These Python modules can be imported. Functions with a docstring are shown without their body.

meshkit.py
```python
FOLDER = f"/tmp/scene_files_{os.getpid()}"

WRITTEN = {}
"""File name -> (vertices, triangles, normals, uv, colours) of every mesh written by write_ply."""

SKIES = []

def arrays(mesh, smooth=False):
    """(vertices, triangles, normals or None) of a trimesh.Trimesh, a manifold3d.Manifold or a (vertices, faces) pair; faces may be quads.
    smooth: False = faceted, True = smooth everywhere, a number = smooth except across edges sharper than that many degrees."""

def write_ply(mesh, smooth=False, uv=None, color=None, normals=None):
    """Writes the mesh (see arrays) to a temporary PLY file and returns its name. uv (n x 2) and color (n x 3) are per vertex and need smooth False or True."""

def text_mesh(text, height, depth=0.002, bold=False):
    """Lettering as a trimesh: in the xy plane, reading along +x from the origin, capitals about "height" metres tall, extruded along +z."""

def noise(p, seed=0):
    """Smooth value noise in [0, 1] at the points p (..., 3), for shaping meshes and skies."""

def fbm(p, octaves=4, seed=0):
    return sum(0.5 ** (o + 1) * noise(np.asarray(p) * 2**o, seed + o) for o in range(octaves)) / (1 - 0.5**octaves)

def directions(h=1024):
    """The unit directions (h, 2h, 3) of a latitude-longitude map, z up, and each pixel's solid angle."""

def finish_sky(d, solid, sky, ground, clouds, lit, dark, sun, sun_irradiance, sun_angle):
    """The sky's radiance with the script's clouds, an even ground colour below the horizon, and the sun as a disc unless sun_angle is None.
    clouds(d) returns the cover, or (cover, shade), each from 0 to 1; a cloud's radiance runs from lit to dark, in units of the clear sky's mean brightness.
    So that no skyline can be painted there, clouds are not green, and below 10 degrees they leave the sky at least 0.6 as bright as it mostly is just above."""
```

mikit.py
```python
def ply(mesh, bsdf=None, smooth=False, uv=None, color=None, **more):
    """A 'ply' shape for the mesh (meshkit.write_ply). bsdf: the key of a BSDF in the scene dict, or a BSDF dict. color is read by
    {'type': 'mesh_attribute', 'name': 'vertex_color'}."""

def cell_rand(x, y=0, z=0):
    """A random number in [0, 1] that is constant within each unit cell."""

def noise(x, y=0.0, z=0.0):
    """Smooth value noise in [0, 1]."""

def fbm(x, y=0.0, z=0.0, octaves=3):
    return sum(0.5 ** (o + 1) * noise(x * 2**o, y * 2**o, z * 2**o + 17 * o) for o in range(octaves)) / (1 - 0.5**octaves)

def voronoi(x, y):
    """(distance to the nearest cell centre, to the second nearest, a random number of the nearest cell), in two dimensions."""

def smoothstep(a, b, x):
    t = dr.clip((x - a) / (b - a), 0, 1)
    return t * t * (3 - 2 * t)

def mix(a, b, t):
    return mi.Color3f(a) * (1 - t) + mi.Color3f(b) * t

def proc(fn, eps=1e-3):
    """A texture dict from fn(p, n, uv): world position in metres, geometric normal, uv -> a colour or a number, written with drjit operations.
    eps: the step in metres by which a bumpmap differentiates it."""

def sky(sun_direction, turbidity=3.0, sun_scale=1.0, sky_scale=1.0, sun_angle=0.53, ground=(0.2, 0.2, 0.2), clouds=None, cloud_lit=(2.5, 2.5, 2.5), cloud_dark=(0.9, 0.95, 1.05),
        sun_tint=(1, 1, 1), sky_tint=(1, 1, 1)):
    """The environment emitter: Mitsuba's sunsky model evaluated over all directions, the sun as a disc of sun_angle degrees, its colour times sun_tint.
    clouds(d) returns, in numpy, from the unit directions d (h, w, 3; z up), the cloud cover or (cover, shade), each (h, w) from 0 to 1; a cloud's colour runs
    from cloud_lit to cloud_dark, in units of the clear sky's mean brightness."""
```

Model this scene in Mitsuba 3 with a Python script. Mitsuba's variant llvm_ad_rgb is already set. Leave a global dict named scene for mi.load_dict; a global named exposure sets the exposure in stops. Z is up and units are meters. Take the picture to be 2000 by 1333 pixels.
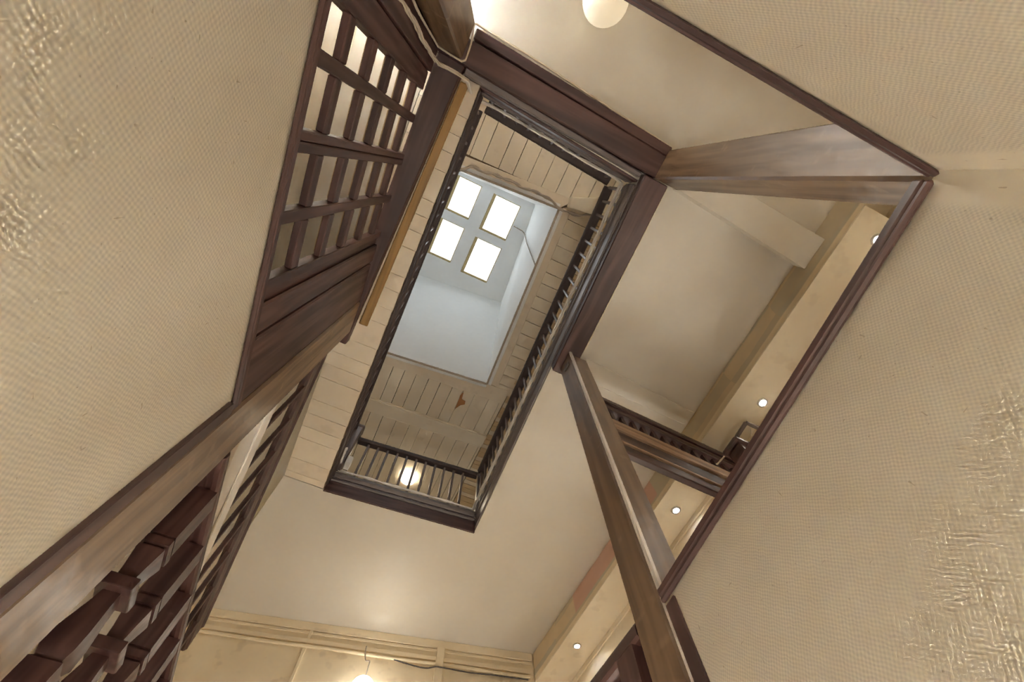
import math, random
import numpy as np, trimesh, shapely.geometry as sg
import manifold3d as m3
import drjit as dr
import mitsuba as mi
import mikit
from mikit import proc, noise, fbm, smoothstep, mix, cell_rand

random.seed(7)
T = mi.ScalarTransform4f
scene, labels = {}, {}

# ------------------------------------------------------------------ camera, sky, exposure
# World axes: x to the right wall, y to the landing in the south, z up.  The eye stands at (0, 0, CZ) and looks up the well.
CZ = 1.5
FOCAL, PX, PY = 889.0, 1000.0, 666.5                        # a 16 mm lens on a 36 mm wide frame of 2000 x 1333
RIGHT = np.array([0.90674742, -0.421334, -0.0169347])
DOWN = np.array([0.39136724, 0.85584823, -0.33816487])
FORE = np.array([0.15697389, 0.30000244, 0.9409345])
cam = np.eye(4)
cam[:3, 0], cam[:3, 1], cam[:3, 2], cam[:3, 3] = -RIGHT, -DOWN, FORE, (0, 0, CZ)
scene['camera'] = {'type': 'perspective', 'fov': math.degrees(2 * math.atan(1000 / FOCAL)), 'fov_axis': 'x', 'near_clip': 0.02, 'far_clip': 100.0, 'to_world': T(cam.tolist())}


def overcast(d):
    return np.ones(d.shape[:2]), np.full(d.shape[:2], 0.35)


scene['sky'] = mikit.sky((0.3, -0.5, 0.8), turbidity=4.0, sun_scale=0.0, sky_scale=7.6, sky_tint=(0.93, 1.0, 1.06), clouds=overcast, cloud_lit=(2.2, 2.3, 2.4), cloud_dark=(1.6, 1.72, 1.84))
exposure = 1.25
LAMP = 1.0                                                  # one dimmer for all the lamps
WARM = np.array([1.0, 0.96, 0.88])


# ------------------------------------------------------------------ where things are
def at(px, py, h):
    """The point seen at a pixel of the photograph, h metres above the eye."""
    c = RIGHT * (px - PX) + DOWN * (py - PY) + FORE * FOCAL
    return np.array([c[0] / c[2] * h, c[1] / c[2] * h, h + CZ])


def uv(u, v, h):
    return np.array([u * h, v * h, h + CZ])


def P(x, y, h):
    return np.array([x, y, h + CZ], float)


H_CAP, H_BEAM, H_CEIL, H_FLOOR, H_RAIL, H_TOP, H_SKY = 1.21, 3.6, 3.7, 3.95, 4.58, 6.3, 8.4
H_CAP_LEFT, H_FLOOR0 = 1.8, -CZ


# ------------------------------------------------------------------ mesh helpers
def man(M):
    m = M.to_mesh()
    return trimesh.Trimesh(np.array(m.vert_properties[:, :3]), np.array(m.tri_verts), process=False)


def hexa(lo, hi, bevel=0.004):
    """A block from its four lower and four upper corners, its edges bevelled."""
    lo, hi = np.asarray(lo, float), np.asarray(hi, float)
    pts = []
    for a, b in ((lo, hi), (hi, lo)):
        for i in range(4):
            for q in (a[(i + 1) % 4], a[(i - 1) % 4], b[i]):
                d = q - a[i]
                n = np.linalg.norm(d)
                pts.append((a[i], d / max(n, 1e-9), min(bevel, n * 0.45)))
    out = []
    for k in range(0, len(pts), 3):
        tri = pts[k:k + 3]
        for s in range(3):
            p = tri[0][0].copy()
            for j in range(3):
                if j != s:
                    p = p + tri[j][1] * tri[j][2]
            out.append(p)
    return man(m3.Manifold.hull_points(np.array(out)))


def box(x0, x1, y0, y1, h0, h1, bevel=0.004):
    lo = [P(x0, y0, h0), P(x1, y0, h0), P(x1, y1, h0), P(x0, y1, h0)]
    hi = [P(x0, y0, h1), P(x1, y0, h1), P(x1, y1, h1), P(x0, y1, h1)]
    return hexa(lo, hi, bevel)


def quad_prism(q, h0, h1, bevel=0.004):
    """A block standing on a plan quadrilateral of (x, y)."""
    return hexa([P(x, y, h0) for x, y in q], [P(x, y, h1) for x, y in q], bevel)


def bar(a, b, w, t, up=(0, 0, 1), bevel=0.003):
    """A straight bar from a to b: w across, t along up."""
    a, b, up = np.asarray(a, float), np.asarray(b, float), np.asarray(up, float)
    d = (b - a) / np.linalg.norm(b - a)
    s = np.cross(d, up)
    s /= np.linalg.norm(s)
    u = np.cross(s, d)
    lo = [a - s * w / 2 - u * t / 2, b - s * w / 2 - u * t / 2, b + s * w / 2 - u * t / 2, a + s * w / 2 - u * t / 2]
    return hexa(lo, [p + u * t for p in lo], bevel)


def slab(poly, h0, h1):
    m = trimesh.creation.extrude_polygon(poly, h1 - h0)
    m.apply_translation([0, 0, h0 + CZ])
    return m


def tube(points, r, sides=7, closed_ends=True):
    p = np.asarray(points, float)
    t = np.gradient(p, axis=0)
    t /= np.linalg.norm(t, axis=1, keepdims=True) + 1e-12
    ref = np.array([0.31, 0.57, 0.76])
    a = np.cross(t, ref)
    a /= np.linalg.norm(a, axis=1, keepdims=True) + 1e-12
    b = np.cross(t, a)
    ang = np.arange(sides) * 2 * np.pi / sides
    v = (p[:, None] + r * (np.cos(ang)[None, :, None] * a[:, None] + np.sin(ang)[None, :, None] * b[:, None])).reshape(-1, 3)
    f = []
    for i in range(len(p) - 1):
        for j in range(sides):
            k = (j + 1) % sides
            f += [[i * sides + j, (i + 1) * sides + k, i * sides + k], [i * sides + j, (i + 1) * sides + j, (i + 1) * sides + k]]
    n = len(v)
    v = np.vstack([v, p[0], p[-1]])
    for j in range(sides):
        k = (j + 1) % sides
        f += [[n, j, k], [n + 1, (len(p) - 1) * sides + k, (len(p) - 1) * sides + j]]
    m = trimesh.Trimesh(v, f, process=False)
    m.fix_normals()
    return m


def spline(points, per=8):
    from scipy.interpolate import CubicSpline, PchipInterpolator
    p = np.asarray(points, float)
    s = np.r_[0, np.cumsum(np.linalg.norm(np.diff(p, axis=0), axis=1))]
    return PchipInterpolator(s, p)(np.linspace(0, s[-1], per * len(p)))


def sweep(profile, a, b, up=(0, 0, 1)):
    """A profile of (across, up) points swept straight from a to b."""
    a, b, up = np.asarray(a, float), np.asarray(b, float), np.asarray(up, float)
    d = (b - a) / np.linalg.norm(b - a)
    s = np.cross(d, up)
    s /= np.linalg.norm(s)
    u = np.cross(s, d)
    poly = sg.Polygon(profile)
    if not poly.exterior.is_ccw:
        poly = sg.Polygon(list(poly.exterior.coords)[::-1])
    m = trimesh.creation.extrude_polygon(poly, np.linalg.norm(b - a))
    M = np.eye(4)
    M[:3, 0], M[:3, 1], M[:3, 2], M[:3, 3] = s, u, d, a
    if np.linalg.det(M[:3, :3]) < 0:
        M[:3, 0] = -s
    m.apply_transform(M)
    m.fix_normals()
    return m


def stacked(levels, cx, cy):
    """A square-turned baluster: levels are (h, half width in x, half width in y)."""
    v, f = [], []
    for h, a, b in levels:
        v += [P(cx - a, cy - b, h), P(cx + a, cy - b, h), P(cx + a, cy + b, h), P(cx - a, cy + b, h)]
    for i in range(len(levels) - 1):
        for j in range(4):
            k = (j + 1) % 4
            f += [[4 * i + j, 4 * i + k, 4 * i + 4 + k], [4 * i + j, 4 * i + 4 + k, 4 * i + 4 + j]]
    n = 4 * len(levels) - 4
    f += [[0, 2, 1], [0, 3, 2], [n, n + 1, n + 2], [n, n + 2, n + 3]]
    m = trimesh.Trimesh(np.array(v), f, process=False)
    m.fix_normals()
    return m


def lathe(profile, center, n=32):
    m = trimesh.creation.revolve(np.array(profile, float), sections=n)
    m.apply_translation(center)
    return m


def join(*ms):
    return trimesh.util.concatenate(ms)


# ------------------------------------------------------------------ entries
counts = {}


def numbered(name):
    k = counts.get(name, 0)
    counts[name] = k + 1
    return name if k == 0 else f'{name}_{k:03d}'


def put(name, mesh, mat, parent=None, smooth=False, **more):
    key = numbered((parent + '__' if parent else '') + name)
    scene[key] = mikit.ply(mesh, mat, smooth=smooth, **more)
    return key


def tag(key, label, cat=None, group=None, kind=None):
    labels[key] = {k: v for k, v in dict(label=label, category=cat, group=group, kind=kind).items() if v}
    return key


def thing(name, label, cat, group=None):
    return tag(numbered(name), label, cat, group)


def struct(name, mesh, mat, label=None, smooth=False):
    key = put(name, mesh, mat, smooth=smooth)
    return tag(key, label or name.replace('_', ' '), kind='structure')


# ------------------------------------------------------------------ materials
def principled(color, rough=0.6, bump=None, scale=1.0, eps=1e-3, **more):
    if callable(color):
        color = proc(color)
    elif not isinstance(color, dict):
        color = {'type': 'rgb', 'value': list(color)}
    if callable(rough):
        rough = proc(rough)
    b = {'type': 'principled', 'base_color': color, 'roughness': rough, **more}
    if bump is not None:
        b = {'type': 'bumpmap', 'map': proc(bump, eps=eps), 'scale': scale, 'inner': b}
    return {'type': 'twosided', 'front': b}


CREAM = (0.70, 0.64, 0.535)


def paint(base, var=0.06, grime=0.0):
    base = np.array(base)

    def fn(p, n, uv):
        a = fbm(p.x * 1.7 + 3, p.y * 1.7, p.z * 1.7, 3)
        b = noise(p.x * 23, p.y * 23, p.z * 23)
        s = 1 - var + 2 * var * a + 0.03 * (b - 0.5)
        c = mi.Color3f(*[float(x) for x in base]) * s
        if grime:
            g = smoothstep(0.60, 0.80, fbm(p.x * 9 + 11, p.y * 9, p.z * 9, 3)) * grime
            c = mix(c, mi.Color3f(0.30, 0.22, 0.13), g)
        return c
    return fn


def roller(p, n, uv):                                         # orange-peel of rolled paint
    return 0.0012 * fbm(p.x * 60, p.y * 60, p.z * 60, 2) + 0.0015 * noise(p.x * 17, p.y * 17, p.z * 17)


scene['mat_ceiling'] = principled(paint((0.57, 0.53, 0.455), 0.05), 0.45, roller, 1.0, specular=0.35)
scene['mat_plaster'] = principled(paint((0.68, 0.595, 0.45), 0.07, 0.15), 0.6, roller, 1.0, specular=0.3)
scene['mat_plank'] = principled(paint((0.66, 0.575, 0.455), 0.09, 0.18), 0.55, specular=0.3)
scene['mat_tan_plank'] = principled(paint((0.54, 0.41, 0.25), 0.09, 0.1), 0.55, specular=0.3)
scene['mat_plank_pale'] = principled(paint((0.69, 0.61, 0.485), 0.08, 0.12), 0.55, specular=0.3)
scene['mat_shaft'] = principled(paint((0.78, 0.80, 0.80), 0.02), 0.6, specular=0.2)
scene['mat_south'] = principled(paint((0.68, 0.575, 0.40), 0.08, 0.25), 0.6, roller, 1.0, specular=0.3)
scene['mat_white'] = principled((0.78, 0.74, 0.68), 0.45)
scene['mat_cable'] = principled((0.55, 0.47, 0.37), 0.5)
scene['mat_cable_grey'] = principled((0.30, 0.25, 0.20), 0.6)
scene['mat_black'] = principled((0.03, 0.025, 0.022), 0.5)
scene['mat_brass'] = principled((0.42, 0.34, 0.17), 0.5)
scene['mat_floor'] = principled(paint((0.42, 0.33, 0.23), 0.1), 0.6)
scene['mat_slot'] = principled((0.10, 0.06, 0.035), 0.8)
scene['mat_rust'] = principled(paint((0.26, 0.11, 0.035), 0.4), 0.8)
scene['mat_steel'] = principled((0.35, 0.32, 0.27), 0.4, metallic=0.6)


def wallpaper(axis, cap, corner, pa, pz):
    """Embossed paper: staggered knobs on a smooth margin below the cap and beside the corners."""

    def margin(p):
        a = p.x if axis == 'x' else p.y
        m = smoothstep(cap - 0.035, cap - 0.075, p.z)
        for c in corner:
            m = m * smoothstep(0.05, 0.085, dr.abs(a - c))
        return m

    def knobs(a, z):
        w = noise(a / pa * 0.9, z / pz * 0.9, 3.0) - 0.5
        v = noise(a / pa * 1.3 + 7, z / pz * 1.3, 9.0)
        return 0.5 + (0.28 + 0.32 * v) * dr.cos((a + 0.30 * pa * w) * (2 * math.pi / pa)) * dr.cos((z - 0.30 * pz * w) * (2 * math.pi / pz))

    def bump(p, n, uv):
        a = p.x if axis == 'x' else p.y
        k = knobs(a, p.z)
        return margin(p) * 0.24 * pa * k * k + 0.0012 * noise(p.x * 25, p.y * 25, p.z * 25)

    base = paint((0.69, 0.625, 0.51), 0.05)

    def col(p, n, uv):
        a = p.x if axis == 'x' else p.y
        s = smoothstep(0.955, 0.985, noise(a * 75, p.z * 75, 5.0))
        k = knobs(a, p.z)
        return mix(base(p, n, uv), mi.Color3f(0.33, 0.24, 0.14), s * 0.5) * (1 - 0.24 * margin(p) * (1 - k))  # hollows between knobs darkened in the colour, shade of the emboss painted in
    return principled(col, 0.7, bump, 1.0, 0.0006, specular=0.06)


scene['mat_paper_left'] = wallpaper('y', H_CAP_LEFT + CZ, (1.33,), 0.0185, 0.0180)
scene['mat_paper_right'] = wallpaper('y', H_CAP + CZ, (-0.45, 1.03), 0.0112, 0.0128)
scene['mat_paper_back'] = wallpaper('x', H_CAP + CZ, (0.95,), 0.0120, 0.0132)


def wood(dark, light, axis, rough=0.36, coat=0.12, worn=0.0, bump=0.0006, spec=0.28):
    st = {'x': (1.2, 26, 26), 'y': (26, 1.2, 26), 'z': (26, 26, 1.2)}[axis]

    def grain(p):
        w = 0.6 * noise(p.x * 3, p.y * 3, p.z * 3)
        return fbm(p.x * st[0] + w, p.y * st[1] + w, p.z * st[2] + w, 3)

    def col(p, n, uv):
        g = grain(p)
        c = mix(mi.Color3f(*dark), mi.Color3f(*light), smoothstep(0.25, 0.8, g))
        big = fbm(p.x * 2.3 + 9, p.y * 2.3, p.z * 2.3, 2)
        c = c * (0.85 + 0.3 * big)
        if worn:
            s = smoothstep(0.66, 0.80, fbm(p.x * 14 + 3, p.y * 14, p.z * 14, 3)) * worn
            c = mix(c, mi.Color3f(0.30, 0.20, 0.12), s)
        return c

    def bmp(p, n, uv):
        return bump * 0.5 * grain(p) + bump * 1.5 * noise(p.x * 22, p.y * 22, p.z * 22)

    def rgh(p, n, uv):
        return rough + 0.14 * fbm(p.x * 11, p.y * 11, p.z * 11, 2)
    return principled(col, rgh, bmp, 1.0, specular=spec, clearcoat=coat, clearcoat_gloss=0.75)


D0, D1 = (0.018, 0.0085, 0.0085), (0.050, 0.024, 0.021)
for ax in 'xyz':
    scene['mat_wood_' + ax] = wood(D0, D1, ax)
scene['mat_post'] = wood((0.050, 0.028, 0.0155), (0.112, 0.067, 0.036), 'z', 0.29, 0.7, 0.12, 0.0019, 0.55)
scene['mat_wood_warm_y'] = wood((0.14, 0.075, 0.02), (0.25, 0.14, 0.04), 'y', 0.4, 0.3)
scene['mat_wood_warm_x'] = wood((0.36, 0.23, 0.11), (0.52, 0.36, 0.20), 'x', 0.5, 0.1)
scene['mat_rail_x'] = wood((0.055, 0.045, 0.045), (0.105, 0.086, 0.084), 'x', 0.26, 0.9)
scene['mat_rail_y'] = wood((0.055, 0.045, 0.045), (0.105, 0.086, 0.084), 'y', 0.26, 0.9)
scene['mat_handrail_x'] = wood((0.018, 0.012, 0.012), (0.036, 0.025, 0.024), 'x', 0.5, 0.0, spec=0.25)
scene['mat_handrail_y'] = wood((0.018, 0.012, 0.012), (0.036, 0.025, 0.024), 'y', 0.5, 0.0, spec=0.25)
scene['mat_rail_z'] = wood((0.040, 0.028, 0.026), (0.10, 0.072, 0.062), 'z', 0.26, 0.9)
scene['mat_tan_slat'] = principled(paint((0.36, 0.25, 0.13), 0.1), 0.6)
scene['mat_oak'] = wood((0.13, 0.075, 0.042), (0.24, 0.15, 0.09), 'x', 0.38, 0.4)
scene['mat_glass'] = {'type': 'thindielectric', 'int_ior': 1.5}


def patches(p, n, uv):
    """Unfinished filling and paint tests on the plaster: rectangles of grey-green and, farther along, old pink."""
    q = fbm(p.y * 5, p.z * 5, 1.0, 2)
    y, z = p.y + 0.05 * (q - 0.5), p.z - CZ + 0.03 * (q - 0.5)
    cr = cell_rand(y * 1.5, z * 6.5 + 0.3 * cell_rand(y * 1.5, 4), 2)
    c = mix(mi.Color3f(0.50, 0.40, 0.26), mi.Color3f(0.43, 0.36, 0.25), smoothstep(0.35, 0.45, cr))
    c = mix(c, mi.Color3f(0.41, 0.36, 0.265), smoothstep(0.62, 0.66, cr))
    c = mix(c, mi.Color3f(0.62, 0.52, 0.36), smoothstep(3.47, 3.45, p.z - CZ + 0.015 * q))
    pink = smoothstep(1.92, 1.94, y) * (1 - smoothstep(3.55, 3.58, y)) * smoothstep(3.48, 3.49, z)
    c = mix(c, mi.Color3f(0.47, 0.295, 0.225), pink)
    return c * (0.92 + 0.16 * fbm(p.x * 7, p.y * 7, p.z * 7, 3))


scene['mat_patched'] = principled(patches, 0.75)


def emitter(strength, tint=WARM):
    return {'type': 'area', 'radiance': {'type': 'rgb', 'value': [float(x) for x in np.array(tint) * strength * LAMP]}}


# ------------------------------------------------------------------ setting: floors, outer walls, ceilings
OPEN = [(-0.41, -0.50), (0.95, -0.42), (1.14, 3.21), (-0.40, 3.33)]          # the upper well
SW, SE = np.array([-1.32, 5.38]), np.array([2.82, 4.48])                     # the skewed south wall


def south_y(x):
    return SW[1] + (SE[1] - SW[1]) * (x - SW[0]) / (SE[0] - SW[0])


struct('floor', box(-1.5, 3.0, -2.8, 5.6, H_FLOOR0 - 0.15, H_FLOOR0, 0), 'mat_floor', 'floor of the ground floor hall')
struct('wall_west', box(-1.47, -1.32, -2.8, 5.6, H_FLOOR0, H_TOP, 0), 'mat_plaster', 'cream wall behind the slatted screen and the stair')
struct('wall_north', box(-1.32, 2.97, -2.8, -2.65, H_FLOOR0, H_TOP, 0), 'mat_plaster', 'cream wall at the far end of the back room')
struct('wall_east', box(2.82, 2.97, -2.65, 5.6, H_FLOOR0, H_TOP, 0), 'mat_plaster', 'cream corridor wall beyond the spotlights')

# the ceiling of this storey with the well and the stair opening cut out
outline = sg.Polygon([(-1.32, -2.65), (2.45, -2.65), (2.45, south_y(2.45)), (-1.32, south_y(-1.32)), (-1.32, 4.45), (-0.98, 4.25), (-0.795, 3.35), (-0.795, 1.62), (-1.32, 1.62)])
hole = sg.Polygon(OPEN)
strip_zone = sg.Polygon([(-0.795, -0.50), (-0.41, -0.50), (-0.40, 3.33), (-0.795, 3.33)])
struct('ceiling', slab(outline.difference(hole).difference(strip_zone), H_CEIL, H_FLOOR), 'mat_ceiling', 'smooth cream ceiling round the stairwell opening')
# planks that close the ceiling between the left beam and the well
bc = struct('ceiling_boarded', slab(strip_zone.intersection(outline), H_CEIL + 0.022, H_FLOOR), 'mat_slot', 'cream boarded strip of ceiling between left beam and upper balustrade')
y, k = -0.495, 0
while y < 3.32:
    w = random.uniform(0.13, 0.17) if k % 4 else 0.24
    y1 = min(y + w, 3.325)
    put('plank', quad_prism([(-0.79, y + 0.0012), (-0.412, y + 0.0012), (-0.408, y1 - 0.0012), (-0.79, y1 - 0.0012)], H_CEIL + random.uniform(0, 0.002), H_CEIL + 0.022, 0.0022), 'mat_plank_pale' if k % 3 else 'mat_plank', bc)
    y, k = y1, k + 1

# lowered soffit with the spotlights along the right
struct('wall_bulkhead', box(2.45, 2.47, -2.65, south_y(2.45) - 0.01, 3.4, H_FLOOR, 0), 'mat_patched', 'patched grey and pink plaster face of the lowered corridor ceiling')
bk = struct('ceiling_corridor', box(2.45, 2.82, -0.93, 4.55, 3.385, 3.40, 0.002), 'mat_plaster', 'narrow cream soffit that carries the spotlights')
struct('ceiling_corridor_end', box(2.47, 2.82, -2.65, 4.55, 3.62, 3.66, 0.002), 'mat_plaster', 'ceiling above the spotlight soffit')
struct('trim_1', box(2.80, 2.82, -0.93, 4.55, 3.33, 3.384, 0.004), 'mat_plaster', 'shadow moulding below the spotlight soffit')

# south wall with its frames of moulding
q = [(SW[0], SW[1]), (SE[0], SE[1]), (SE[0], SE[1] + 0.15), (SW[0], SW[1] + 0.15)]
sw = struct('wall_south', quad_prism(q, H_FLOOR0, H_CEIL, 0), 'mat_south', 'cream panelled wall across the landing')
sdir = np.r_[(SE - SW) / np.linalg.norm(SE - SW), 0]
sn = np.array([sdir[1], -sdir[0], 0])                         # towards the room


def on_south(x, h, off=0.0):
    return P(x, south_y(x), h) + sn * off


for h0, t, o in ((3.655, 0.09, 0.02), (3.585, 0.03, 0.014), (3.485, 0.05, 0.03)):
    put('rail', bar(on_south(-1.31, h0, o / 2), on_south(2.44, h0, o / 2), o, t, bevel=0.005), 'mat_south', sw)
for x, w in ((0.04, 0.035), (1.42, 0.085)):
    put('stile', bar(on_south(x, 0.6, w * 0.3), on_south(x, 3.61, w * 0.3), w * 0.6, w, up=sdir, bevel=0.005), 'mat_south', sw)
put('pipe', tube([on_south(x, 3.425 + 0.004 * math.sin(x * 5), 0.03) for x in np.linspace(-1.3, 2.4, 30)], 0.017, 10), 'mat_south', sw, smooth=60)

# ------------------------------------------------------------------ upper storey: walls, boarded ceiling, light shaft
struct('wall_upper_south', box(-1.32, 2.82, 5.6, 5.75, H_FLOOR, H_TOP, 0), 'mat_plaster', 'wall of the gallery storey')
tc_open = [(-0.85, 0.17), (0.83, 0.045), (0.995, 2.79), (-0.85, 2.96)]
board_zone = sg.Polygon([(-1.32, -2.65), (2.82, -2.65), (2.82, 5.6), (-1.32, 5.6)]).difference(sg.Polygon(tc_open))
tc = struct('ceiling_top', slab(board_zone, H_TOP + 0.03, H_TOP + 0.09), 'mat_slot', 'boarded ceiling of the top storey round the skylight shaft')


def field(x0, x1, y0, y1, width, along, mats, skew=0.0, drop=0.0):
    """Planks side by side; skew shifts the near and the far end like the crooked opening they meet."""
    a0, a1 = (x0, x1) if along == 'y' else (y0, y1)
    a, k = a0, 0
    while a < a1 - 0.02:
        w = min(width * random.uniform(0.85, 1.15), a1 - a)
        g = random.choice((0.002, 0.003, 0.005))
        h = H_TOP - drop + random.uniform(0, 0.004)
        if along == 'y':
            q = [(a + g, y0 + skew * (a - x0)), (a + w - g, y0 + skew * (a + w - x0)), (a + w - g, y1 + skew * (a + w - x0)), (a + g, y1 + skew * (a - x0))]
        else:
            q = [(x0 + skew * (a - y0), a + g), (x1 + skew * (a - y0), a + g), (x1 + skew * (a + w - y0), a + w - g), (x0 + skew * (a + w - y0), a + w - g)]
        put('plank', quad_prism(q, h, H_TOP + 0.03, 0.003), mats[k % len(mats)], tc)
        a += w
        k += 1


field(-1.31, 2.6, -1.2, -0.03, 0.205, 'y', ('mat_plank', 'mat_plank_pale', 'mat_plank'), -0.035)
field(0.95, 1.36, -0.06, 2.86, 0.19, 'x', ('mat_plank', 'mat_plank_pale'), 0.055)
field(1.37, 2.3, -0.06, 5.4, 0.085, 'x', ('mat_tan_plank', 'mat_tan_plank', 'mat_plank'), 0.0)
field(-0.84, 1.36, 3.08, 3.80, 0.20, 'y', ('mat_plank', 'mat_plank_pale', 'mat_plank_pale'), -0.05)
field(-0.84, 1.36, 3.85, 5.4, 0.20, 'y', ('mat_plank', 'mat_plank', 'mat_plank_pale'), -0.05)
# flat boards and a batten framing the opening
for q, d in (([(-1.0, 0.00), (0.98, -0.135), (0.83, 0.04), (-1.0, 0.17)], 0.012), ([(0.835, 0.045), (0.985, -0.06), (1.17, 2.76), (1.0, 2.79)], 0.012),
             ([(-0.84, 2.965), (1.0, 2.795), (1.36, 2.79), (1.36, 2.96), (-0.84, 3.12)], 0.010)):
    if len(q) == 5:
        q = [q[0], (1.36, 2.76), (1.36, 3.01), (-0.84, 3.14)]
    put('frame_board', quad_prism(q, H_TOP - d, H_TOP + 0.03, 0.006), 'mat_plank', tc)
put('batten', quad_prism([(-0.62, 3.74), (1.36, 3.62), (1.36, 3.84), (-0.62, 3.97)], H_TOP - 0.05, H_TOP + 0.03, 0.012), 'mat_plank_pale', tc)
put('bracket', quad_prism([(-0.80, 2.98), (-0.62, 2.97), (-0.60, 4.2), (-0.80, 4.2)], H_TOP - 0.08, H_TOP + 0.03, 0.02), 'mat_plank', tc)
put('ledge_box', quad_prism([tuple(p[:2]) for p in (uv(0.144, -0.024, 6.2), uv(0.205, -0.050, 6.2), uv(0.218, -0.014, 6.2), uv(0.148, -0.003, 6.2))], H_TOP - 0.18, H_TOP + 0.03, 0.006), 'mat_plank_pale', tc)

shaft_top = [(-1.0, 0.25), (0.69, 0.17), (0.885, 2.06), (-1.0, 2.24)]
walls = []
for i in range(4):
    j = (i + 1) % 4
    a, b = np.array(tc_open[i]), np.array(tc_open[j])
    c, d = np.array(shaft_top[i]), np.array(shaft_top[j])
    n = np.array([(b - a)[1], -(b - a)[0]])
    n = n / np.linalg.norm(n) * 0.06
    lo = [P(*a, H_TOP - 0.02), P(*b, H_TOP - 0.02), P(*(b + n), H_TOP - 0.02), P(*(a + n), H_TOP - 0.02)]
    hi = [P(*c, H_SKY), P(*d, H_SKY), P(*(d + n), H_SKY), P(*(c + n), H_SKY)]
    struct(f'wall_shaft_{("north", "east", "south", "west")[i]}', hexa(lo, hi, 0), 'mat_shaft', f'white wall of the skylight shaft on the {("north", "east", "south", "west")[i]} side')
# dark edge strips where the shaft meets the boards
for a, b in ((tc_open[2], tc_open[3]), (tc_open[1], tc_open[2]), (tc_open[0], tc_open[1])):
    put('edge_strip', bar(P(*a, H_TOP - 0.022), P(*b, H_TOP - 0.022), 0.03, 0.02, bevel=0.003), 'mat_cable_grey', tc)

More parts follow.
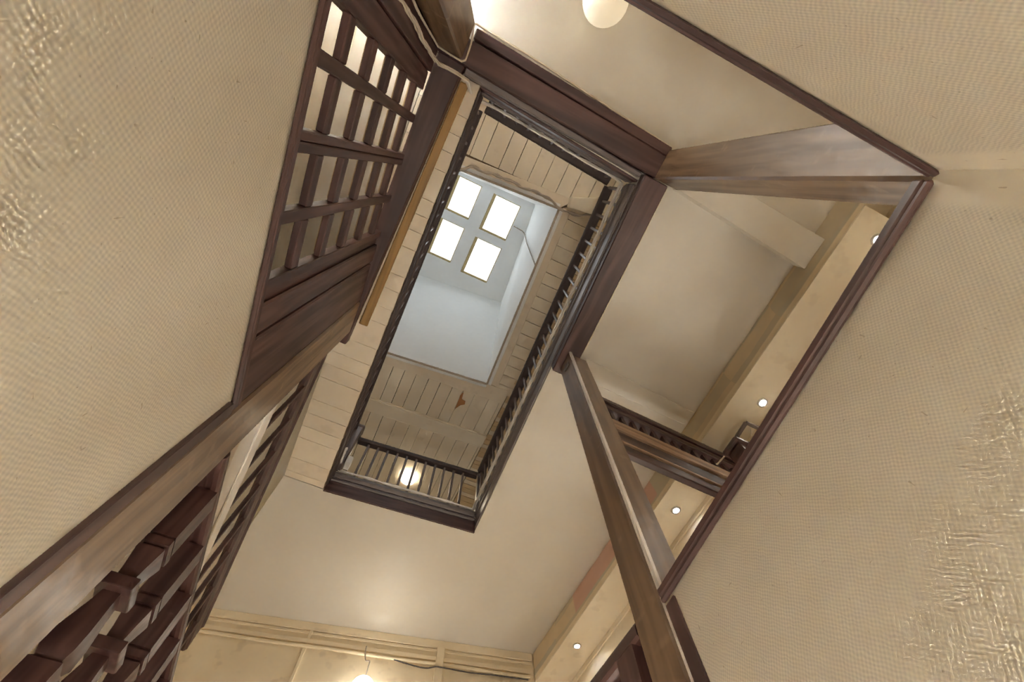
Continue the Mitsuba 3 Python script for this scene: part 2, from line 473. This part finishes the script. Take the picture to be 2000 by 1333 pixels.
panes_px = [[(893, 340), (943, 365), (913, 430), (875, 410)], [(967, 375), (1020, 402), (985, 470), (935, 450)], [(861, 424), (905, 447), (880, 515), (833, 488)], [(927, 462), (980, 488), (950, 555), (898, 525)]]
rects = []
for q in panes_px:
    c = np.array([at(px, py, H_SKY)[:2] for px, py in q])
    rects.append((c[:, 0].min() + 0.01, c[:, 0].max() - 0.01, c[:, 1].min() + 0.005, c[:, 1].max() - 0.005))
u0, u1, u2, u3 = np.mean([rects[0][0], rects[2][0]]), np.mean([rects[0][1], rects[2][1]]), np.mean([rects[1][0], rects[3][0]]), np.mean([rects[1][1], rects[3][1]])
v0, v1, v2, v3 = rects[0][2], rects[0][3], rects[2][2], rects[2][3]
cells = [(u0, u1, v0, v1), (u2, u3, v0 + .02, v1 + .06), (u0, u1, v2, v3), (u2, u3, v2 + 0.05, v3 + 0.07)]
top_poly = sg.Polygon(shaft_top).buffer(0.05)
for c in cells:
    top_poly = top_poly.difference(sg.box(c[0], c[2], c[1], c[3]))
win = struct('window_1', slab(top_poly, H_SKY, H_SKY + 0.05), 'mat_shaft', 'white skylight of four panes at the top of the shaft')
for c in cells:
    f = 0.035
    for q in ((c[0], c[0] + f * 1.6, c[2], c[3]), (c[1] - f * 0.4, c[1], c[2], c[3])):
        put('frame', box(*q, H_SKY + 0.01, H_SKY + 0.045, 0.004), 'mat_brass', win)
    for q in ((c[0] + f * 1.6, c[1] - f * 0.4, c[3] - f, c[3]), (c[0] + f * 1.6, c[1] - f * 0.4, c[2], c[2] + f * 0.4)):
        put('frame', box(*q, H_SKY + 0.01, H_SKY + 0.045, 0.004), 'mat_brass', win)
    z = H_SKY + 0.047 + CZ
    g = trimesh.Trimesh([(c[0], c[2], z), (c[1], c[2], z), (c[1], c[3], z), (c[0], c[3], z)], [[0, 1, 2], [0, 2, 3]], process=False)
    put('pane', g, 'mat_glass', win)

# ------------------------------------------------------------------ wallpapered walls and their caps
WR0, WR1 = np.array([0.963, -0.466]), np.array([1.082, 1.04])               # right wall, inner face
WL0, WL1 = np.array([-0.775, -0.55]), np.array([-0.673, 1.335])             # left wall, inner face


def wall_block(a, b, t, h0, h1):
    d = (b - a) / np.linalg.norm(b - a)
    n = np.array([d[1], -d[0]]) * t
    return quad_prism([tuple(a), tuple(b), tuple(b + n), tuple(a + n)], h0, h1, 0)


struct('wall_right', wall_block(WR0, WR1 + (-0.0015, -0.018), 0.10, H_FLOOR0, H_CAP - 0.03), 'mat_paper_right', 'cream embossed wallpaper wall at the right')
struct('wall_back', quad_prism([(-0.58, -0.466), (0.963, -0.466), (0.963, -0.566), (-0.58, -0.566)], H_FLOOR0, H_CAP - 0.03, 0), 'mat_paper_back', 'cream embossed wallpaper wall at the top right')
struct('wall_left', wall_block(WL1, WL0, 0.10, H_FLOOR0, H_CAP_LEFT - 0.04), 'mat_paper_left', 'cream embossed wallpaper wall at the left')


def cap_rail(name, a, b, h, over, tk, width, label, mat):
    """Cap on a wall: a flat board with a bead under its inner edge."""
    a, b = np.array(a), np.array(b)
    d = (b - a) / np.linalg.norm(b - a)
    n = np.array([-d[1], d[0]])                                # towards the eye when a -> b runs anticlockwise
    q = [tuple(a + n * over), tuple(b + n * over), tuple(b - n * (width - over)), tuple(a - n * (width - over))]
    t = struct(name, quad_prism(q, h - tk, h, 0.006), mat, label)
    pa, pb = P(*(a + n * over * 0.55), h - tk - 0.011), P(*(b + n * over * 0.55), h - tk - 0.011)
    put('bead', bar(pa, pb, over * 0.9, 0.022, bevel=0.007), mat, t)
    return t


cap_rail('trim_2', WR0 + (0.0, 0.03), WR1 + (0.0, -0.018), H_CAP, 0.022, 0.034, 0.13, 'dark wooden cap along the top of the right wall', 'mat_wood_y')
cap_rail('trim_3', (-0.57, -0.466), (0.972, -0.466), H_CAP, 0.016, 0.018, 0.125, 'dark wooden cap along the top of the back wall', 'mat_wood_x')
cap_rail('trim_4', WL1, WL0, H_CAP_LEFT, 0.020, 0.04, 0.12, 'dark wooden cap along the top of the left wall', 'mat_wood_y')
struct('trim_5', quad_prism([(1.068, 0.965), (1.100, 0.963), (1.106, 1.02), (1.072, 1.022)], H_FLOOR0, H_CAP - 0.062, 0.004), 'mat_wood_z', 'dark upright strip at the end of the right wall')
struct('trim_6', quad_prism([(-0.705, 1.29), (-0.655, 1.285), (-0.652, 1.345), (-0.705, 1.345)], H_FLOOR0, H_CAP_LEFT - 0.07, 0.004), 'mat_wood_z', 'dark upright strip at the end of the left wall')

# ------------------------------------------------------------------ posts and beams
posts = [
    ('timber_post', [(1.022, -0.468), (1.022, -0.69), (1.226, -0.69), (1.226, -0.468)], H_CAP, 'brown varnished timber post rising from the corner of the two wallpapered walls'),
    ('timber_post', [(1.082, 1.045), (1.262, 1.045), (1.262, 1.215), (1.082, 1.215)], H_FLOOR0, 'brown timber post with a white conduit on its edge'),
    ('timber_post', [(-0.655, 1.35), (-0.655, 1.64), (-0.89, 1.64), (-0.89, 1.35)], H_FLOOR0, 'brown timber post across the lower left with a glossy lit face'),
    ('timber_post', [(-0.58, -0.574), (-0.758, -0.574), (-0.758, -0.814), (-0.58, -0.814)], H_FLOOR0, 'dark timber post at the top edge ringed by a thin cream cable'),
]
for name, q, h0, lab in posts:
    c = np.mean(q, axis=0)
    q = sorted(q, key=lambda p: math.atan2(p[1] - c[1], p[0] - c[0]))
    key = put(name, quad_prism(q, h0, H_BEAM, 0.012), 'mat_post')
    tag(key, lab, 'post', 'timber posts at the corners of the well')

t = thing('timber_beam', 'dark red brown beam along the left of the well, resting on the lit post', 'beam', 'dark beams round the well')
put('body', quad_prism([(-0.745, -0.555), (-0.548, -0.546), (-0.655, 1.76), (-0.75, 1.76)], H_BEAM, H_CEIL, 0.008), 'mat_wood_y', t)
put('brown_strip', quad_prism([(-0.548, -0.46), (-0.485, -0.46), (-0.555, 1.57), (-0.628, 1.57)], H_CEIL - 0.018, H_CEIL - 0.001, 0.006), 'mat_wood_warm_y', t)  # thin orange brown strip along the inner side of the beam
tag(t + '__brown_strip', 'orange brown strip')
t = thing('timber_beam', 'dark beam across the top of the well with a stepped edge plank', 'beam', 'dark beams round the well')
put('body', quad_prism([(-0.80, -0.555), (1.04, -0.473), (1.04, -0.64), (-0.80, -0.72)], H_BEAM, H_CEIL, 0.008), 'mat_wood_x', t)
put('edge_plank', quad_prism([(-0.56, -0.724), (1.04, -0.642), (1.04, -0.71), (-0.56, -0.79)], H_BEAM + 0.006, H_CEIL, 0.006), 'mat_wood_x', t)
put('inner_plank', quad_prism([(-0.54, -0.50), (0.93, -0.43), (0.93, -0.469), (-0.54, -0.551)], H_BEAM + 0.03, H_CEIL, 0.008), 'mat_rail_x', t)
t = thing('timber_beam', 'dark beam along the right of the well above the corridor', 'beam', 'dark beams round the well')
put('body', quad_prism([(0.945, -0.465), (1.15, -0.465), (1.205, 1.25), (1.03, 1.25)], H_BEAM, H_CEIL, 0.008), 'mat_wood_y', t)
put('bead', bar(P(1.165, -0.46, H_CEIL - 0.012), P(1.218, 1.0, H_CEIL - 0.012), 0.025, 0.022, bevel=0.006), 'mat_plaster', t)

# linings of the opening of the well, each with a rounded nosing on top
def fascia(a, b, h0, label, mat, nose=0.036, e0=0.003, e1=0.003):
    a, b = np.array(a), np.array(b)
    d = (b - a) / np.linalg.norm(b - a)
    n = np.array([-d[1], d[0]])                                # into the well
    a, b = a + n * 0.003 + d * e0, b + n * 0.003 - d * e1
    t = thing('well_fascia', label, 'fascia', 'boards lining the upper well')
    q = [tuple(a), tuple(b), tuple(b + n * 0.018), tuple(a + n * 0.018)]
    put('board', quad_prism(q, h0, H_FLOOR - 0.125, 0.004), mat.replace('mat_rail_x', 'mat_wood_x'), t)
    m = a + n * 0.018
    q = [tuple(a), tuple(b), tuple(b + n * 0.030), tuple(a + n * 0.030)]
    put('moulding', quad_prism(q, H_FLOOR - 0.123, H_FLOOR - 0.080, 0.012), mat, t)
    q = [tuple(a), tuple(b), tuple(b + n * (0.018 + nose)), tuple(a + n * (0.018 + nose))]
    put('nosing', quad_prism(q, H_FLOOR - 0.078, H_FLOOR + 0.004, 0.026), mat, t)
    return t


fascia(OPEN[2], OPEN[3], H_CEIL - 0.03, 'dark board lining the landing edge below the short balustrade', 'mat_rail_x')
fascia(OPEN[1], OPEN[2], H_CEIL + 0.0, 'grey brown board lining the long right edge of the upper well', 'mat_rail_y', 0.014, 0.038, 0.060)
fascia(OPEN[0], OPEN[1], H_CEIL + 0.0, 'grey brown board lining the top edge of the upper well', 'mat_rail_x', 0.014)
fascia(OPEN[3], OPEN[0], H_CEIL + 0.0, 'thin dark board lining the left edge of the upper well', 'mat_handrail_y', 0.002, 0.060, 0.038)

# ------------------------------------------------------------------ balustrades of the upper well
HB = H_FLOOR + 0.03


def balustrade(a, b, count, label, mat, inset=0.03, lean=0.0, ends=(0.08, 0.08), rail_w=0.06, cut=0.0):
    a, b = np.array(a, float), np.array(b, float)
    d = (b - a) / np.linalg.norm(b - a)
    n = np.array([-d[1], d[0]])
    c0, c1 = cut if isinstance(cut, tuple) else (cut, cut)
    a0, b0 = a - n * inset, b - n * inset                      # stands just behind the edge
    a1, b1 = a0 + n * lean, b0 + n * lean
    t = thing('balustrade', label, 'balustrade', 'balustrades round the upper well')
    put('bottom_rail', bar(P(*(a0 + d * c0), H_FLOOR + 0.018), P(*(b0 - d * c1), H_FLOOR + 0.018), 0.05, 0.024, bevel=0.006), mat, t)
    L = np.linalg.norm(b - a)
    for i in range(count):
        s = ends[0] + (L - ends[0] - ends[1]) * i / (count - 1)
        put('baluster', bar(P(*(a0 + d * s), HB - 0.004), P(*(a1 + d * s), H_RAIL), 0.026, 0.026, up=np.r_[n, 0], bevel=0.004), 'mat_rail_z', t)
    w, rail_mat = rail_w / 2, mat.replace('mat_rail', 'mat_handrail')
    prof = [(-w * .7, 0), (w * .7, 0), (w, 0.02), (w, 0.045), (w * .6, 0.07), (-w * .6, 0.07), (-w, 0.045), (-w, 0.02)]
    put('handrail', sweep(prof, P(*(a1 + d * (c0 - 0.02)), H_RAIL), P(*(b1 - d * (c1 - 0.02)), H_RAIL)), rail_mat, t, smooth=50)
    return t


balustrade(OPEN[2], OPEN[3], 11, 'short dark balustrade on the landing in front of the glowing lamp', 'mat_rail_x', 0.03, 0.03, (0.2, 0.2), 0.085, (0.05, 0.085))
balustrade(OPEN[1], OPEN[2], 27, 'long dark balustrade along the right of the upper well', 'mat_rail_y', 0.02, 0.02, (0.08, 0.08), 0.09, 0.095)
balustrade(OPEN[0], OPEN[1], 11, 'dark balustrade seen edge-on along the top of the upper well', 'mat_rail_x', 0.02, 0.03, (0.08, 0.08), 0.12, 0.04)
balustrade(OPEN[3], OPEN[0], 26, 'dark balustrade seen edge-on along the left of the upper well', 'mat_handrail_y', 0.03, 0.0, (0.25, 0.1), 0.065, (0.17, 0.09))
for (x, y, r), lab in (((-0.395, 3.24, 0.062), 'stout grey newel post at the lower left corner of the upper well'), ((1.165, 3.235, 0.035), 'slim newel post at the lower right corner of the upper well')):
    t = thing('newel_post', lab, 'newel post')
    put('shaft', box(x - r, x + r, y - r, y + r, H_FLOOR + 0.006, H_RAIL + 0.10, 0.016), 'mat_rail_z', t)
    put('cap', box(x - r - 0.008, x + r + 0.008, y - r - 0.008, y + r + 0.008, H_RAIL + 0.10, H_RAIL + 0.135, 0.012), 'mat_rail_z', t)

# ------------------------------------------------------------------ slatted screen between the left wall and the left beam
ts = thing('slatted_screen', 'dark timber screen of horizontal slats standing on the left wall', 'screen')


def sx(y):                                                     # the screen's plane
    return -0.735 + 0.057 * y


def screen_piece(name, y0, y1, h0, h1, d0, d1, mat, bevel=0.005):
    """d0, d1: depth of its front and back behind the plane."""
    q = [(sx(y0) - d1, y0), (sx(y0) - d0, y0), (sx(y1) - d0, y1), (sx(y1) - d1, y1)]
    return put(name, quad_prism(q, h0, h1, bevel), mat, ts)


HS0, HS1 = H_CAP_LEFT, H_BEAM
for y0, y1, d in ((-0.405, -0.285, 0.0), (-0.555, -0.41, -0.018), (-0.72, -0.56, 0.004)):
    screen_piece('stile', y0, y1, HS0, HS1, d, 0.07, 'mat_wood_z')
for y0, y1, d in ((-0.115, -0.06, 0.0), (0.158, 0.196, -0.006), (0.200, 0.24, -0.006), (0.465, 0.52, 0.0), (0.75, 0.80, 0.0)):
    screen_piece('mullion', y0, y1, HS0, HS1, d, 0.05, 'mat_wood_z')
screen_piece('panel', 0.803, 1.02, HS0, HS1, 0.02, 0.05, 'mat_wood_z', 0.002)
screen_piece('panel_stile', 0.86, 1.0, HS0, HS1, 0.0, 0.019, 'mat_wood_z', 0.008)
screen_piece('panel_stile', 1.023, 1.342, HS0, HS1, 0.004, 0.05, 'mat_wood_z', 0.008)
for y0, y1 in ((-0.284, -0.116), (-0.059, 0.157), (0.241, 0.464), (0.521, 0.749)):
    for k in range(5):
        h = 2.06 + 0.33 * k
        screen_piece('slat', y0, y1, h - 0.036, h + 0.036, 0.004, 0.038, 'mat_wood_y')
        screen_piece('back_slat', y0, y1, h + 0.015, h + 0.075, 0.045, 0.058, 'mat_tan_slat')

# ------------------------------------------------------------------ stair flight and its railing at the left
tf = thing('stair_flight', 'white stair string rising behind the lit post with a dark sloping railing', 'staircase')


def h_string(y):
    return 2.75 - 0.417 * (y - 2.12)


def h_hand(y):
    return 3.39 - 0.417 * (y - 2.15)


def slope_piece(name, x0, x1, y0, y1, f, d0, d1, mat, bevel=0.004):
    lo = [P(x0, y0, f(y0) + d0), P(x1, y0, f(y0) + d0), P(x1, y1, f(y1) + d0), P(x0, y1, f(y1) + d0)]
    return put(name, hexa(lo, [p + (0, 0, d1 - d0) for p in lo], bevel), mat, tf)


slope_piece('string', -0.835, -0.795, 1.65, 4.6, h_string, -0.46, 0.0, 'mat_white')
slope_piece('string_bead', -0.794, -0.78, 1.65, 4.6, h_string, -0.22, -0.17, 'mat_white', 0.006)
slope_piece('soffit', -1.315, -0.836, 1.65, 4.6, h_string, -0.44, -0.40, 'mat_ceiling')
for k in range(9):
    y = 1.89 + 0.26 * k
    put('baluster', bar(P(-0.815, y, h_string(y) + 0.002), P(-0.815, y, h_hand(y)), 0.034, 0.034, up=(1, 0, 0), bevel=0.005), 'mat_wood_z', tf)
slope_piece('handrail', -0.86, -0.798, 1.68, 4.2, h_hand, 0.0, 0.20, 'mat_wood_y', 0.02)
slope_piece('handrail_cap', -0.87, -0.787, 1.68, 4.2, h_hand, 0.202, 0.25, 'mat_wood_y', 0.014)

# lower balustrade with square-turned balusters
tb = thing('turned_balustrade', 'heavy dark balustrade with square-turned balusters at the lower left', 'balustrade')


def hx(y):
    return -0.700 + 0.033 * (y - 1.64)


prof = [(-0.050, 0.0), (-0.040, -0.012), (-0.018, -0.012), (-0.012, 0.0), (0.012, 0.0), (0.018, -0.012), (0.040, -0.012), (0.050, 0.0), (0.050, 0.03), (0.036, 0.055), (-0.036, 0.055), (-0.050, 0.03)]
put('handrail', sweep(prof, P(hx(1.645), 1.645, 1.81), P(hx(4.4), 4.4, 1.81)), 'mat_wood_y', tb, smooth=30)
for i in range(8):
    y = 1.892 + 0.345 * i
    w = 0.043
    lv = [(0.35, w, w), (1.00, w, w), (1.01, .034, .034), (1.04, w, w + .004), (1.10, .041, .044), (1.20, .030, .032), (1.255, .026, .027), (1.256, .050, .052), (1.262, .053, .055), (1.298, .053, .055), (1.304, .050, .052),
          (1.305, .026, .028), (1.36, .031, .034), (1.43, .041, .046), (1.445, .043, .048), (1.446, .034, .036), (1.462, .034, .036), (1.463, .046, .05), (1.495, .046, .05), (1.496, .036, .038), (1.51, .036, .038), (1.511, w, w + .003), (1.798, w, w + .003)]
    lv = [(h, 1.18 * a, 1.18 * b) for h, a, b in lv]
    put('baluster', stacked(lv, hx(y), y), 'mat_wood_z', tb, smooth=35)
put('bottom_rail', bar(P(hx(1.645), 1.645, 0.31), P(hx(4.4), 4.4, 0.31), 0.11, 0.075, bevel=0.008), 'mat_wood_y', tb)

# balustrade behind the right post
tr = thing('corner_balustrade', 'dark balustrade end emerging behind the post at the bottom right', 'balustrade')
put('handrail', sweep(prof, P(1.14, 1.22, 1.19), P(1.12, 4.2, 1.19)), 'mat_wood_y', tr, smooth=30)
for i in range(7):
    y = 1.31 + 0.345 * i
    put('baluster', stacked([(h - 0.62, a, b) for h, a, b in lv], 1.135, y), 'mat_wood_z', tr, smooth=35)
put('bottom_rail', bar(P(1.14, 1.22, -0.31), P(1.12, 4.2, -0.31), 0.11, 0.075, bevel=0.008), 'mat_wood_y', tr)

# ------------------------------------------------------------------ corridor at the right
struct('ceiling_downstand', quad_prism([(1.225, -0.69), (2.45, -0.64), (2.45, -0.385), (1.225, -0.47)], 3.55, H_CEIL, 0.003), 'mat_ceiling', 'boxed cream downstand across the corridor ceiling')
struct('ceiling_step', quad_prism([(1.27, 1.05), (2.44, 1.11), (2.44, 1.26), (1.27, 1.24)], H_CEIL - 0.02, H_CEIL - 0.001, 0.008), 'mat_ceiling', 'shallow step in the corridor ceiling')

tg = thing('fretwork_rail', 'dark rail with small spindles bridging the corridor behind the right post', 'railing')
XA, XB = 1.265, 2.80


def gate(name, h0, h1, grow, mat='mat_wood_x', b=0.008):
    q = [(XA, 1.235 - grow), (XB, 1.285 - grow), (XB, 1.335 + grow), (XA, 1.285 + grow)]
    return put(name, quad_prism(q, h0, h1, b), mat, tg)


gate('top_rail', 3.315, 3.382, 0.03)
gate('upper_moulding', 3.235, 3.31, 0.012)
gate('middle_rail', 2.915, 3.05, 0.02, 'mat_oak')
gate('lower_beam', 2.765, 2.912, 0.0)
gate('bead', 2.735, 2.763, 0.012, 'mat_oak', 0.004)
gate('bottom_beam', 2.635, 2.733, 0.0)
for k in range(15):
    x = XA + 0.06 + 0.10 * k
    put('spindle', bar(P(x, 1.262 + 0.033 * (x - XA), 3.048), P(x, 1.262 + 0.033 * (x - XA), 3.236), 0.036, 0.036, up=(1, 0, 0)), 'mat_wood_z', tg)
tn = thing('newel_post', 'dark newel top behind the right wall below the wired frame', 'newel post')
put('shaft', box(2.30, 2.43, 0.93, 1.06, 0.5, 2.84, 0.01), 'mat_wood_z', tn)
put('cap', box(2.28, 2.45, 0.91, 1.08, 2.842, 2.90, 0.014), 'mat_wood_z', tn)
# wired metal frame by the spotlight
fr = thing('metal_frame', 'thin metal frame with loose wires hanging below the spotlight soffit', 'frame')
c = [at(1422, 880, 3.30), at(1457, 826, 3.30), at(1500, 845, 3.30), at(1468, 898, 3.30)]
for i in range(4):
    put('side', bar(c[i], c[(i + 1) % 4], 0.028, 0.028, bevel=0.004), 'mat_rail_z', fr)
put('wire', tube(spline([at(1466, 838, 3.31), at(1468, 850, 3.27), at(1474, 858, 3.25), at(1468, 868, 3.28)]), 0.004, 6), 'mat_cable', fr)
wk = put('loose_wire', tube(spline([c[0], at(1437, 864, 3.2), at(1420, 886, 3.0), at(1404, 904, 2.75), at(1400, 907, 2.6)]), 0.006, 6), 'mat_cable')
tag(wk, 'cream wire running from the metal frame down to the fretwork rail', 'wire')

# ------------------------------------------------------------------ lamps
spots = [(1712, 469), (1489, 787), (1320, 997), (1127, 1262)]
names = ['recessed spotlight cut by the dark cap near the corner post', 'recessed spotlight above the wired metal frame', 'recessed spotlight between the two faces of the right post and the cap', 'recessed spotlight in the soffit at the bottom of the picture']
for (px, py), lab in zip(spots, names):
    p = at(px, py, 3.385)
    t = thing('spotlight', lab, 'spotlight', 'recessed spotlights along the corridor soffit')
    put('ring', lathe([(0.028, 0.0), (0.045, 0.0), (0.045, -0.005), (0.032, -0.010), (0.028, -0.006), (0.028, 0.0)], p, 28), 'mat_steel', t, smooth=40)
    put('bulb', lathe([(0.0, -0.004), (0.012, -0.0035), (0.027, -0.0), (0.0, 0.0)], p, 20), 'mat_white', t, emitter=emitter(300))


def globe(name, label, centre, r, shell, core, flat=1.0, base=True, shade_tint=(1.0, 0.97, 0.91)):
    """An opal bowl with a round opening below, its bulb in the opening."""
    t = thing(name, label, 'lamp')
    ang = np.linspace(math.radians(12), math.radians(165), 22)
    prof = [(r * math.sin(a), -r * flat * math.cos(a)) for a in ang]
    inner = [(x * 0.97, z * 0.97) for x, z in prof[::-1]]
    put('shade', lathe(prof + inner + [prof[0]], centre, 36), 'mat_white', t, smooth=50, emitter=emitter(shell, shade_tint))
    put('bulb', lathe([(0.0, -r * flat * 0.99), (r * 0.10, -r * flat * 0.97), (r * 0.19, -r * flat * 0.90), (r * 0.15, -r * flat * 0.75), (0, -r * flat * 0.72)], centre, 20), 'mat_white', t, smooth=60, emitter=emitter(core, (1.0, 0.985, 0.945)))
    if base:
        put('base', lathe([(0, 0), (r * 0.5, 0), (r * 0.5, r * 0.12), (0, r * 0.12)], centre + (0, 0, r * flat * 0.92), 24), 'mat_brass', t)
    return t


pb = at(1183, 1, 3.42)
globe('globe_lamp', 'round opal lamp on the ceiling at the top edge', pb, 0.145, 0.2, 290, 1.0, True, (1.0, 0.82, 0.52))
pg = at(797, 936, 6.235)
globe('gallery_lamp', 'bright oval lamp glowing behind the short balustrade', pg, 0.12, 8, 16, 0.25, True, (1.0, 0.86, 0.62))
pp = at(707, 1345, 3.0)
globe('pendant_lamp', 'white pendant lamp hanging on a cord at the bottom edge', pp, 0.11, 8, 310, 0.9, False)
put('cord', tube(spline([pp + (0, 0, 0.095), pp + (0.004, 0, 0.25), at(714, 1290, 3.32), at(716, 1263, 3.50)]), 0.006, 6), 'mat_cable_grey', 'pendant_lamp')

# added lamps, unseen, that brighten the hall, corridor and upper rooms
def fill_globe(x, y, h, lab, sh, co, foot=None, arm=None):
    t = globe('fill_lamp', lab, P(x, y, h), 0.14, sh, co, 1.0, False)  # added globe for extra light
    if foot is not None:
        put('stand', tube([P(x, y, foot + 0.02), P(x, y, h - 0.137)], 0.016, 10), 'mat_brass', t, smooth=60)
        put('foot', lathe([(0, 0), (0.13, 0), (0.13, 0.012), (0.02, 0.022), (0, 0.022)], P(x, y, foot + 0.001), 28), 'mat_brass', t)
    if arm is not None:
        put('arm', tube([P(x, y, h) + np.array(arm[0]), P(x, y, h) + np.array(arm[1])], 0.014, 10), 'mat_brass', t, smooth=60)


fill_globe(-1.09, -0.98, 3.30, 'added unseen fill lamp in the back room behind the slatted screen', 60, 300, None, ((0, 0, 0.136), (0, 0, 0.399)))
fill_globe(2.60, 2.8, 0.4, 'added unseen fill lamp in the corridor below the fretwork rail', 42, 40, None, ((0.138, 0, 0), (0.219, 0, 0)))
fill_globe(2.60, 0.1, 0.3, 'added unseen fill lamp in the corridor behind the right wall', 38, 40, None, ((0.138, 0, 0), (0.219, 0, 0)))
fill_globe(0.2, 0.35, -1.1, 'added unseen fill lamp low in the hall below the eye', 118, 80, H_FLOOR0)
fill_globe(0.1, 3.0, -0.9, 'added unseen fill lamp on the landing below', 36, 30, H_FLOOR0)
fill_globe(0.3, -1.9, 5.2, 'added unseen fill lamp of the top storey above the back room', 48, 40, H_FLOOR)

# ------------------------------------------------------------------ cables and small things
def run(name, pts, r, label, cat, mat='mat_cable', n=1, spread=0.007, per=8):
    keys = []
    t = None
    rnd = random.Random(len(scene))
    if n > 1:
        t = thing(name, label, cat)
    base = spline(pts, per)
    for i in range(n):
        a = i * 2 * math.pi / n
        off = np.array([[spread * math.cos(a + 0.9 * math.sin(k * 0.5 + i)), spread * math.sin(a + 0.9 * math.sin(k * 0.5 + i)) * 0.7, spread * 0.6 * math.sin(a + k * 0.4)] for k in range(len(base))])
        m = tube(base + (off if n > 1 else 0), r, 6)
        if t:
            put('cable', m, mat, t, smooth=60)
        else:
            tag(put(name, m, mat, smooth=60), label, cat)


run('cable_bundle', [at(762, -40, 2.05), at(782, 0, 2.5), at(804, 32, 2.7), at(826, 78, 3.0), at(848, 114, 3.40), at(856, 124, 3.50), at(880, 136, 3.56), at(903, 150, 3.575), at(914, 158, 3.575)], 0.0065, 'bundle of pale cables climbing beside the slatted screen', 'cable', n=5, spread=0.010)
ring, c0 = [], np.mean(OPEN, axis=0)
for i, j in ((0, 1), (1, 2), (2, 3)):
    a, b = np.array(OPEN[i]), np.array(OPEN[j])
    d = (b - a) / np.linalg.norm(b - a)
    n = np.array([-d[1], d[0]]) * 0.050
    for s_ in np.linspace(0.03, 0.97, 6):
        ring.append(P(*(a + (b - a) * s_ + n), 3.966))
run('edge_cable', [at(912, 160, 3.57), at(918, 176, 3.66), at(925, 188, 3.80)] + ring[1:] + [P(-0.375, 3.26, 3.975), P(-0.372, 3.0, 3.975)], 0.010, 'pale cables tacked along the edge of the upper well', 'cable', 'mat_white', n=2, spread=0.009)
run('post_cable', [at(795, -30, 2.3), at(808, 2, 2.5), at(831, 48, 3.0), at(855, 90, 3.56), at(880, 107, 3.56), at(904, 121, 3.56), at(910, 116, 3.56), at(920, 85, 3.58), at(926, 50, 3.6), at(930, 46, 3.66), at(1017, 99, 3.68), at(1170, 198, 3.68), at(1300, 282, 3.68), at(1311, 290, 3.685)], 0.007, 'thin cream cable looping round the top post and along the top beam', 'cable')
run('skylight_cable', [at(884, 332, 6.235), at(905, 330, 6.235), at(925, 327, 6.235), at(958, 340, 6.235), at(985, 348, 6.235), at(1012, 362, 6.235), at(1035, 372, 6.235), at(1058, 380, 6.235), at(1085, 400, 6.235), at(1100, 411, 6.235), at(1150, 420, 6.235)], 0.014, 'grey cables sagging along the upper edge of the skylight shaft', 'cable', 'mat_cable_grey', 2, 0.02)
run('pull_cord', [at(1003, 442, 8.38), at(1021, 452, 8.36), at(1030, 478, 7.4), at(1046, 520, 6.28)], 0.009, 'thin cord strung from the skylight to the shaft edge', 'cord', 'mat_cable_grey')
run('wall_wire', [on_south(0.95, 3.41, 0.035), on_south(1.1, 3.385, 0.03), on_south(1.3, 3.37, 0.03), on_south(1.40, 3.372, 0.07), on_south(1.48, 3.376, 0.06), on_south(1.7, 3.385, 0.03), on_south(2.0, 3.395, 0.025), on_south(2.38, 3.397, 0.025)], 0.007, 'dark wire sagging along the panelled wall', 'wire', 'mat_black')

tc1 = put('conduit', box(1.083, 1.108, 1.026, 1.0445, H_FLOOR0 + 0.01, 3.595, 0.004), 'mat_white')
tag(tc1, 'slim white conduit running up the edge of the right post', 'conduit')
lt = put('post_latch', box(1.068, 1.082, 1.075, 1.155, 3.42, 3.455, 0.004), 'mat_black')
tag(lt, 'small dark fitting on the right post just below the beam', 'fitting')

# box and its socket at the corner of the well
cb = thing('junction_box', 'small white box with a dark socket at the lower left corner of the upper well', 'box')
b0 = at(662, 905, 3.98)
put('body', box(-0.332, -0.275, 3.165, 3.265, 3.985, 4.10, 0.005), 'mat_white', cb)
put('socket', box(-0.322, -0.285, 3.266, 3.288, 3.995, 4.05, 0.004), 'mat_black', cb)

# curl of brown paint hanging from the boards
leaf_px = [(906, 766), (902, 780), (909, 784), (908, 790), (899, 792), (888, 800), (893, 788), (896, 781), (899, 772)]
pts = [at(px, py, H_TOP - 0.012)[:2] for px, py in leaf_px]
tag(put('paint_flake', slab(sg.Polygon(pts).buffer(0), H_TOP - 0.016, H_TOP - 0.011), 'mat_rust'), 'rust brown flake of peeling paint on the boarded ceiling', 'paint flake')
